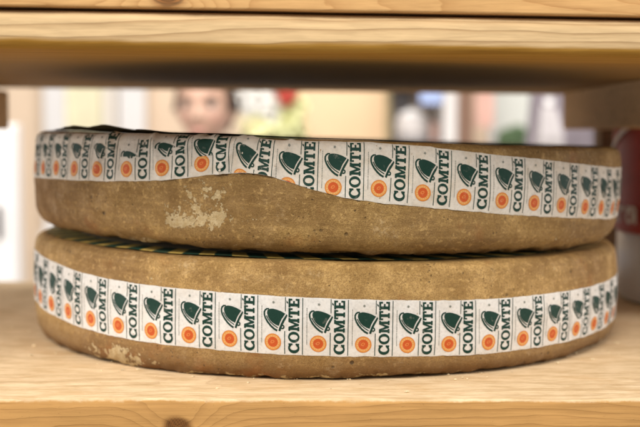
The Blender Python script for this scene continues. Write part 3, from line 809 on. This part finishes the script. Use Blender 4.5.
d = 4.6
gp = empty('door', (bx(516, d), ypos(d), FLOOR), 'bright white door with pale frame behind the right of the wheels', 'door')
w = (bx(545, d)-bx(490, d))/2
bm = bmesh.new(); box(bm, -w+.02, w-.02, 0, .04, .01, 2.1, .004); from_bm('leaf', bm, plain('bright_white_paint', (.74, .76, .71), .5, .02), gp)
for a, b_ in ((-w, -w+.018), (w-.018, w)):
    bm = bmesh.new(); box(bm, a, b_, -.02, .05, 0, 2.13, .003); from_bm('frame', bm, M_white, gp)
d = 4.3
pl = empty('potted_plant', (bx(513, d), ypos(d), bz(178, d)), 'small green plant in front of the bright white door', 'plant')
bm = bmesh.new(); lathe(bm, [(.045, 0), (.06, .005), (.07, .10), (.075, .11)], n=24); from_bm('pot', bm, M_tan, pl, True)
L = pl.location
blooms('leaves', plain('dull_green_leaf', (.16, .24, .13), .6, .3), [(bx(507, d)-L.x, 0, bz(138, d)-L.z, .035), (bx(517, d)-L.x, 0, bz(136, d)-L.z, .04), (bx(512, d)-L.x, .02, bz(145, d)-L.z, .05), (0, 0, .13, .06)], 130, .02, pl)
st2_ = empty('stool', (bx(513, d), ypos(d), FLOOR), 'tall wooden stool carrying the small green plant', 'stool')
hs = bz(178, d)-FLOOR-.002
bm = bmesh.new(); lathe(bm, [(.14, hs-.03), (.15, hs-.025), (.15, hs-.004), (.145, hs)], n=32); from_bm('seat', bm, M_post, st2_, True)
for sx in (-1, 1):
    for sy in (-1, 1):
        bm = bmesh.new(); box(bm, sx*.09-.014, sx*.09+.014, sy*.09-.014, sy*.09+.014, 0, hs-.0305, .003); from_bm('leg', bm, M_post, st2_)

d = 3.0
cs = empty('coat', (bx(562, d), ypos(d), bz(185, d)), 'dark grey-violet coat hanging behind the side rail at right', 'coat')
bm = bmesh.new(); nn = 40; rings = []
hz_ = bz(60, d)-bz(185, d)
for j in range(26):
    t = j/25; wd = .085*(1.15-.25*t)*(1 if t < .9 else max(.2, 1-(t-.9)*7)); ring = []
    for i in range(nn):
        a = 2*math.pi*i/nn; f = 1+.10*math.sin(7*a)*(1-t*.6)
        ring.append(bm.verts.new((wd*f*math.cos(a), .05*f*math.sin(a), hz_*t)))
    rings.append(ring)
for a, b_ in zip(rings, rings[1:]):
    for i in range(nn): bm.faces.new((a[i], a[(i+1) % nn], b_[(i+1) % nn], b_[i]))
bm.faces.new(rings[0][::-1]); bm.faces.new(rings[-1])
from_bm('cloth', bm, plain('violet_grey_cloth', (.20, .17, .19), .8, .15), cs, True)
bm = bmesh.new(); box(bm, -.004, .004, -.004, .004, hz_+.002, hz_+.12); from_bm('hook', bm, M_dk, cs)
bg = empty('paper_bag', (bx(549, 2.8), ypos(2.8), bz(180, 2.8)), 'white paper bag in front of the dark coat', 'bag')
hh = bz(106, 2.8)-bz(180, 2.8)
bm = bmesh.new(); bw = .022
vb = [bm.verts.new(v) for v in ((-bw*1.4, -.03, 0), (bw*1.4, -.03, 0), (bw*1.4, .03, 0), (-bw*1.4, .03, 0))]
vm = [bm.verts.new(v) for v in ((-bw*1.3, -.028, hh*.6), (bw*1.3, -.028, hh*.6), (bw*1.3, .028, hh*.6), (-bw*1.3, .028, hh*.6))]
vt = [bm.verts.new(v) for v in ((-bw, -.005, hh), (bw*.7, -.005, hh*.97), (bw*.7, .005, hh*.97), (-bw, .005, hh))]
bm.faces.new(vb[::-1])
for A_, B_ in ((vb, vm), (vm, vt)):
    for i in range(4): bm.faces.new((A_[i], A_[(i+1) % 4], B_[(i+1) % 4], B_[i]))
bm.faces.new(vt)
from_bm('body', bm, M_grw, bg); 
bm = bmesh.new(); box(bm, -.012, .008, -.002, .002, hh+.001, hh+.02, .0005); from_bm('handle', bm, M_white, bg)

# ------------------------------------------------------------------ person
d = 3.12
pr = empty('person', (bx(206, d), ypos(d), FLOOR), 'person with short brown hair facing the camera, seen blurred above the top wheel', 'person')
pr.rotation_euler = (0, 0, math.radians(-9))
EYE = bz(104, d) - FLOOR                        # eye height above the floor
g = G('skin'); o_ = g.obj(); sp = g.sep(o_)
nz = g.noise(o_, 14, 4, .5)
c = g.mix(g.ss(nz, .35, .65), (.46, .28, .20), (.54, .35, .26))
def spot(cx, cz, rx, rz):
    a = g.math('DIVIDE', g.math('SUBTRACT', sp[0], cx), rx); b_ = g.math('DIVIDE', g.math('SUBTRACT', sp[2], cz), rz)
    return g.ss(g.math('ADD', g.math('MULTIPLY', a, a), g.math('MULTIPLY', b_, b_)), .2, 1.2, 1, 0)
c = g.mix(g.math('MULTIPLY', g.math('MAXIMUM', spot(-.045, EYE-.04, .025, .025), spot(.045, EYE-.04, .025, .025)), .4), c, (.55, .27, .21))
M_skin = g.done(c, .5, g.bump(nz, .1, .001), .4)
HZ = EYE - .005
def head_mesh():
    bm = bmesh.new(); bmesh.ops.create_icosphere(bm, subdivisions=5, radius=1)
    for v in bm.verts:
        x, y, z = v.co
        w = .076*(1 if z > -.1 else 1-.30*min(1, (-.1-z)/.9)**1.3)
        X = x*w; Y = y*(.098 if y > 0 else .088); Z = z*.118 + (.0 if z > 0 else 0)
        if y < 0:
            fr = -y
            def gs(cx, cz, sx, sz): return math.exp(-((X-cx)/sx)**2-((Z-cz)/sz)**2)
            Y -= .026*gs(0, -.036, .011, .014) + .015*gs(0, -.018, .008, .02)          # nose
            Y -= .006*gs(0, .022, .045, .010)                                           # brow
            Y += .012*(gs(-.032, .0, .016, .012)+gs(.032, .0, .016, .012))              # sockets
            Y -= .006*(gs(0, -.066, .024, .006)+gs(0, -.077, .02, .006)) - .004*gs(0, -.0715, .022, .0022)
            Y -= .010*gs(0, -.105, .022, .014)
            Y -= .004*(gs(-.045, -.035, .02, .02)+gs(.045, -.035, .02, .02))
        v.co = Vector((X, Y, Z+HZ))
    return bm
bm = head_mesh()
for sx in (-1, 1):                                # ears
    r = bmesh.ops.create_icosphere(bm, subdivisions=3, radius=1)
    for v in r['verts']:
        x, y, z = v.co; v.co = Vector((sx*(.076+x*.009), .008+y*.018+sx*x*.004, HZ-.012+z*.031))
head_me = bpy.data.meshes.new('tmp_head'); bm.to_mesh(head_me); bm.free()
def skin_tree(nodes, edges, name, sub=2):
    me = bpy.data.meshes.new(name); me.from_pydata([n[:3] for n in nodes], edges, [])
    o = bpy.data.objects.new(name, me); COL.objects.link(o)
    m = o.modifiers.new('s', 'SKIN'); m.use_smooth_shade = True
    for i, n in enumerate(nodes):
        sv = me.skin_vertices[0].data[i]; sv.radius = (n[3], n[4] if len(n) > 4 else n[3]); sv.use_root = (i == 0)
    m2 = o.modifiers.new('d', 'SUBSURF'); m2.levels = sub; m2.render_levels = sub
    dg = bpy.context.evaluated_depsgraph_get(); dg.update()
    res = bpy.data.meshes.new_from_object(o.evaluated_get(dg)); bpy.data.objects.remove(o); return res
Hs = EYE + .115
N = [(0, .01, .96, .135, .105), (0, .01, 1.10, .125, .095), (0, .01, 1.25, .145, .105), (0, .02, 1.40, .150, .09), (0, .025, EYE-.19, .060, .058), (0, .022, EYE-.08, .055, .058)]
E = [(0, 1), (1, 2), (2, 3), (3, 4), (4, 5)]
for s in (-1, 1):
    k = len(N)
    N += [(s*.175, .02, 1.415, .058), (s*.235, .03, 1.14, .043), (s*.25, -.05, .90, .027), (s*.245, -.075, .845, .038, .022)]
    E += [(3, k), (k, k+1), (k+1, k+2), (k+2, k+3)]
    for f in range(4):
        q = len(N); yy = -.108+.022*f
        N += [(s*.243, yy, .79, .0095), (s*.238, yy-.003, .755-.004*abs(f-1), .0085), (s*.228, yy-.002, .728-.005*abs(f-1), .0075)]
        E += [(k+3, q), (q, q+1), (q+1, q+2)]
    q = len(N); N += [(s*.228, -.115, .83, .012), (s*.218, -.135, .80, .010), (s*.212, -.142, .775, .009)]; E += [(k+2, q), (q, q+1), (q+1, q+2)]
    k = len(N)
    N += [(s*.095, .01, .88, .088), (s*.105, .0, .50, .056), (s*.11, .03, .10, .038), (s*.115, -.05, .035, .036, .03), (s*.12, -.14, .03, .034, .024)]
    E += [(0, k), (k, k+1), (k+1, k+2), (k+2, k+3), (k+3, k+4)]
body_me = skin_tree(N, E, 'tmp_body')
bm = bmesh.new(); bm.from_mesh(body_me); bm.from_mesh(head_me)
me = bpy.data.meshes.new('body'); bm.to_mesh(me); bm.free()
ob = bpy.data.objects.new('body', me); COL.objects.link(ob)
rm = ob.modifiers.new('r', 'REMESH'); rm.mode = 'VOXEL'; rm.voxel_size = .0065; rm.use_smooth_shade = True
sm = ob.modifiers.new('c', 'CORRECTIVE_SMOOTH'); sm.iterations = 3; sm.use_only_smooth = True
dg = bpy.context.evaluated_depsgraph_get(); dg.update()
me2 = bpy.data.meshes.new_from_object(ob.evaluated_get(dg)); bpy.data.objects.remove(ob)
me2.name = 'body'; me2.materials.clear(); link('body', me2, M_skin, pr)
def garment(name, zlo, zhi, off, mat, cond=lambda c: True):
    bm = bmesh.new(); bm.from_mesh(me2); bm.normal_update()
    for v in bm.verts: v.co += v.normal*off*(1 + .35*math.sin(v.co.z*60+v.co.x*40))
    bmesh.ops.delete(bm, geom=[f for f in bm.faces if not (zlo < f.calc_center_median().z < zhi and cond(f.calc_center_median()))], context='FACES')
    me = bpy.data.meshes.new(name); bm.to_mesh(me); bm.free(); return link(name, me, mat, pr)
M_shoe = plain('black_leather', (.03, .03, .03), .5, .1, 20)
garment('shirt', 1.0, EYE-.175, .008, plain('grey_blue_shirt', (.20, .25, .33), .8, .15, 20), lambda c: True)
garment('trousers', .06, 1.02, .007, plain('dark_trousers', (.05, .05, .07), .8, .15, 20), lambda c: abs(c.x) < .2 - max(0, (c.z-.7))*.03)
for s_ in (-1, 1): garment('shoe', -.05, .075, .006, M_shoe, lambda c: c.x*s_ > 0)
bm = bmesh.new(); bm.from_mesh(me2); bm.normal_update()
def hairy(c):
    z = c.z-HZ
    return (z > .066 - .01*math.sin(c.x*50) or (c.y > -.01 and z > -.015) or (c.y > .03 and z > -.07) or (abs(c.x) > .060 and z > -.015 and c.y > -.045)) and z > -.09
for v in bm.verts:
    n = fbm(np.array([v.co.x*60]), np.array([v.co.y*60]), np.array([v.co.z*25]), 3)[0]
    v.co += v.normal*(.008+.005*n)
bmesh.ops.delete(bm, geom=[f for f in bm.faces if not hairy(f.calc_center_median())], context='FACES')
me = bpy.data.meshes.new('hair'); bm.to_mesh(me); bm.free(); link('hair', me, plain('brown_hair', (.045, .028, .02), .6, .4, 60), pr)
M_eye = plain('eye_white', (.45, .42, .40), .3, .02); M_iris = plain('dark_iris', (.05, .035, .03), .2, .1); M_brow = plain('brow_hair', (.14, .08, .05), .7, .2)
for s in (-1, 1):
    bm = bmesh.new(); bmesh.ops.create_icosphere(bm, subdivisions=3, radius=.0125)
    for v in bm.verts: v.co += Vector((s*.032, -.066, HZ+.0))
    e = from_bm('eye', bm, M_eye, pr, True)
    bm = bmesh.new(); bmesh.ops.create_icosphere(bm, subdivisions=2, radius=.0062)
    for v in bm.verts: v.co = Vector((v.co.x+s*.032, v.co.y*.4-.0778, v.co.z+HZ))
    from_bm('iris', bm, M_iris, e, True)
    bm = bmesh.new(); r = bmesh.ops.create_icosphere(bm, subdivisions=3, radius=1)
    for v in bm.verts: v.co = Vector((s*.034+v.co.x*.021, -.0825+v.co.y*.009+abs(v.co.x)*.005, HZ+.018+v.co.z*.006-abs(v.co.x)*.002))
    from_bm('eyebrow', bm, M_brow, pr, True)
bm = bmesh.new(); r = bmesh.ops.create_icosphere(bm, subdivisions=3, radius=1)
for v in bm.verts: v.co = Vector((v.co.x*.023, -.0865+v.co.y*.006+abs(v.co.x)**2*.008, HZ-.0705+v.co.z*.0065))
from_bm('mouth', bm, plain('lips', (.56, .28, .23), .4, .1), pr, True)

# ------------------------------------------------------------------ light
w = bpy.data.worlds.new('World'); scene.world = w; w.use_nodes = True
w.node_tree.nodes['Background'].inputs[0].default_value = (1.0, .965, .92, 1)
w.node_tree.nodes['Background'].inputs[1].default_value = .37
def area(name, loc, target, size, power, col):
    l = bpy.data.lights.new(name, 'AREA'); l.size = size; l.energy = power; l.color = col
    o = bpy.data.objects.new(name, l); COL.objects.link(o); o.location = loc
    o.rotation_euler = (Vector(target)-Vector(loc)).to_track_quat('-Z', 'Y').to_euler(); return o
area('ceiling_lamp', (-.4, -1.9, 1.75), (0, -.2, .1), 1.1, 66, (1, .95, .88))
area('left_fill', (-2.3, -.1, .6), (0, 0, .05), 1.2, 40, (1, .98, .96))  # unseen light added at the left to brighten the board and wheel edges
area('side_light', (2.1, -.15, .5), (.3, 0, .06), .8, 25, (1, .98, .96))  # unseen light added at the right for the tub and wheel rims
area('back_fill', (0, 1.2, 2.2), (0, 3.6, -.1), 2.4, 125, (1, .96, .92))  # unseen light added to brighten the wall and goods behind

# ------------------------------------------------------------------ render
scene.render.engine = 'CYCLES'
scene.cycles.max_bounces = 6; scene.cycles.diffuse_bounces = 4; scene.cycles.glossy_bounces = 2
scene.render.resolution_x = 1024; scene.render.resolution_y = 683
scene.view_settings.view_transform = 'Standard'; scene.view_settings.look = 'None'; scene.view_settings.exposure = 0
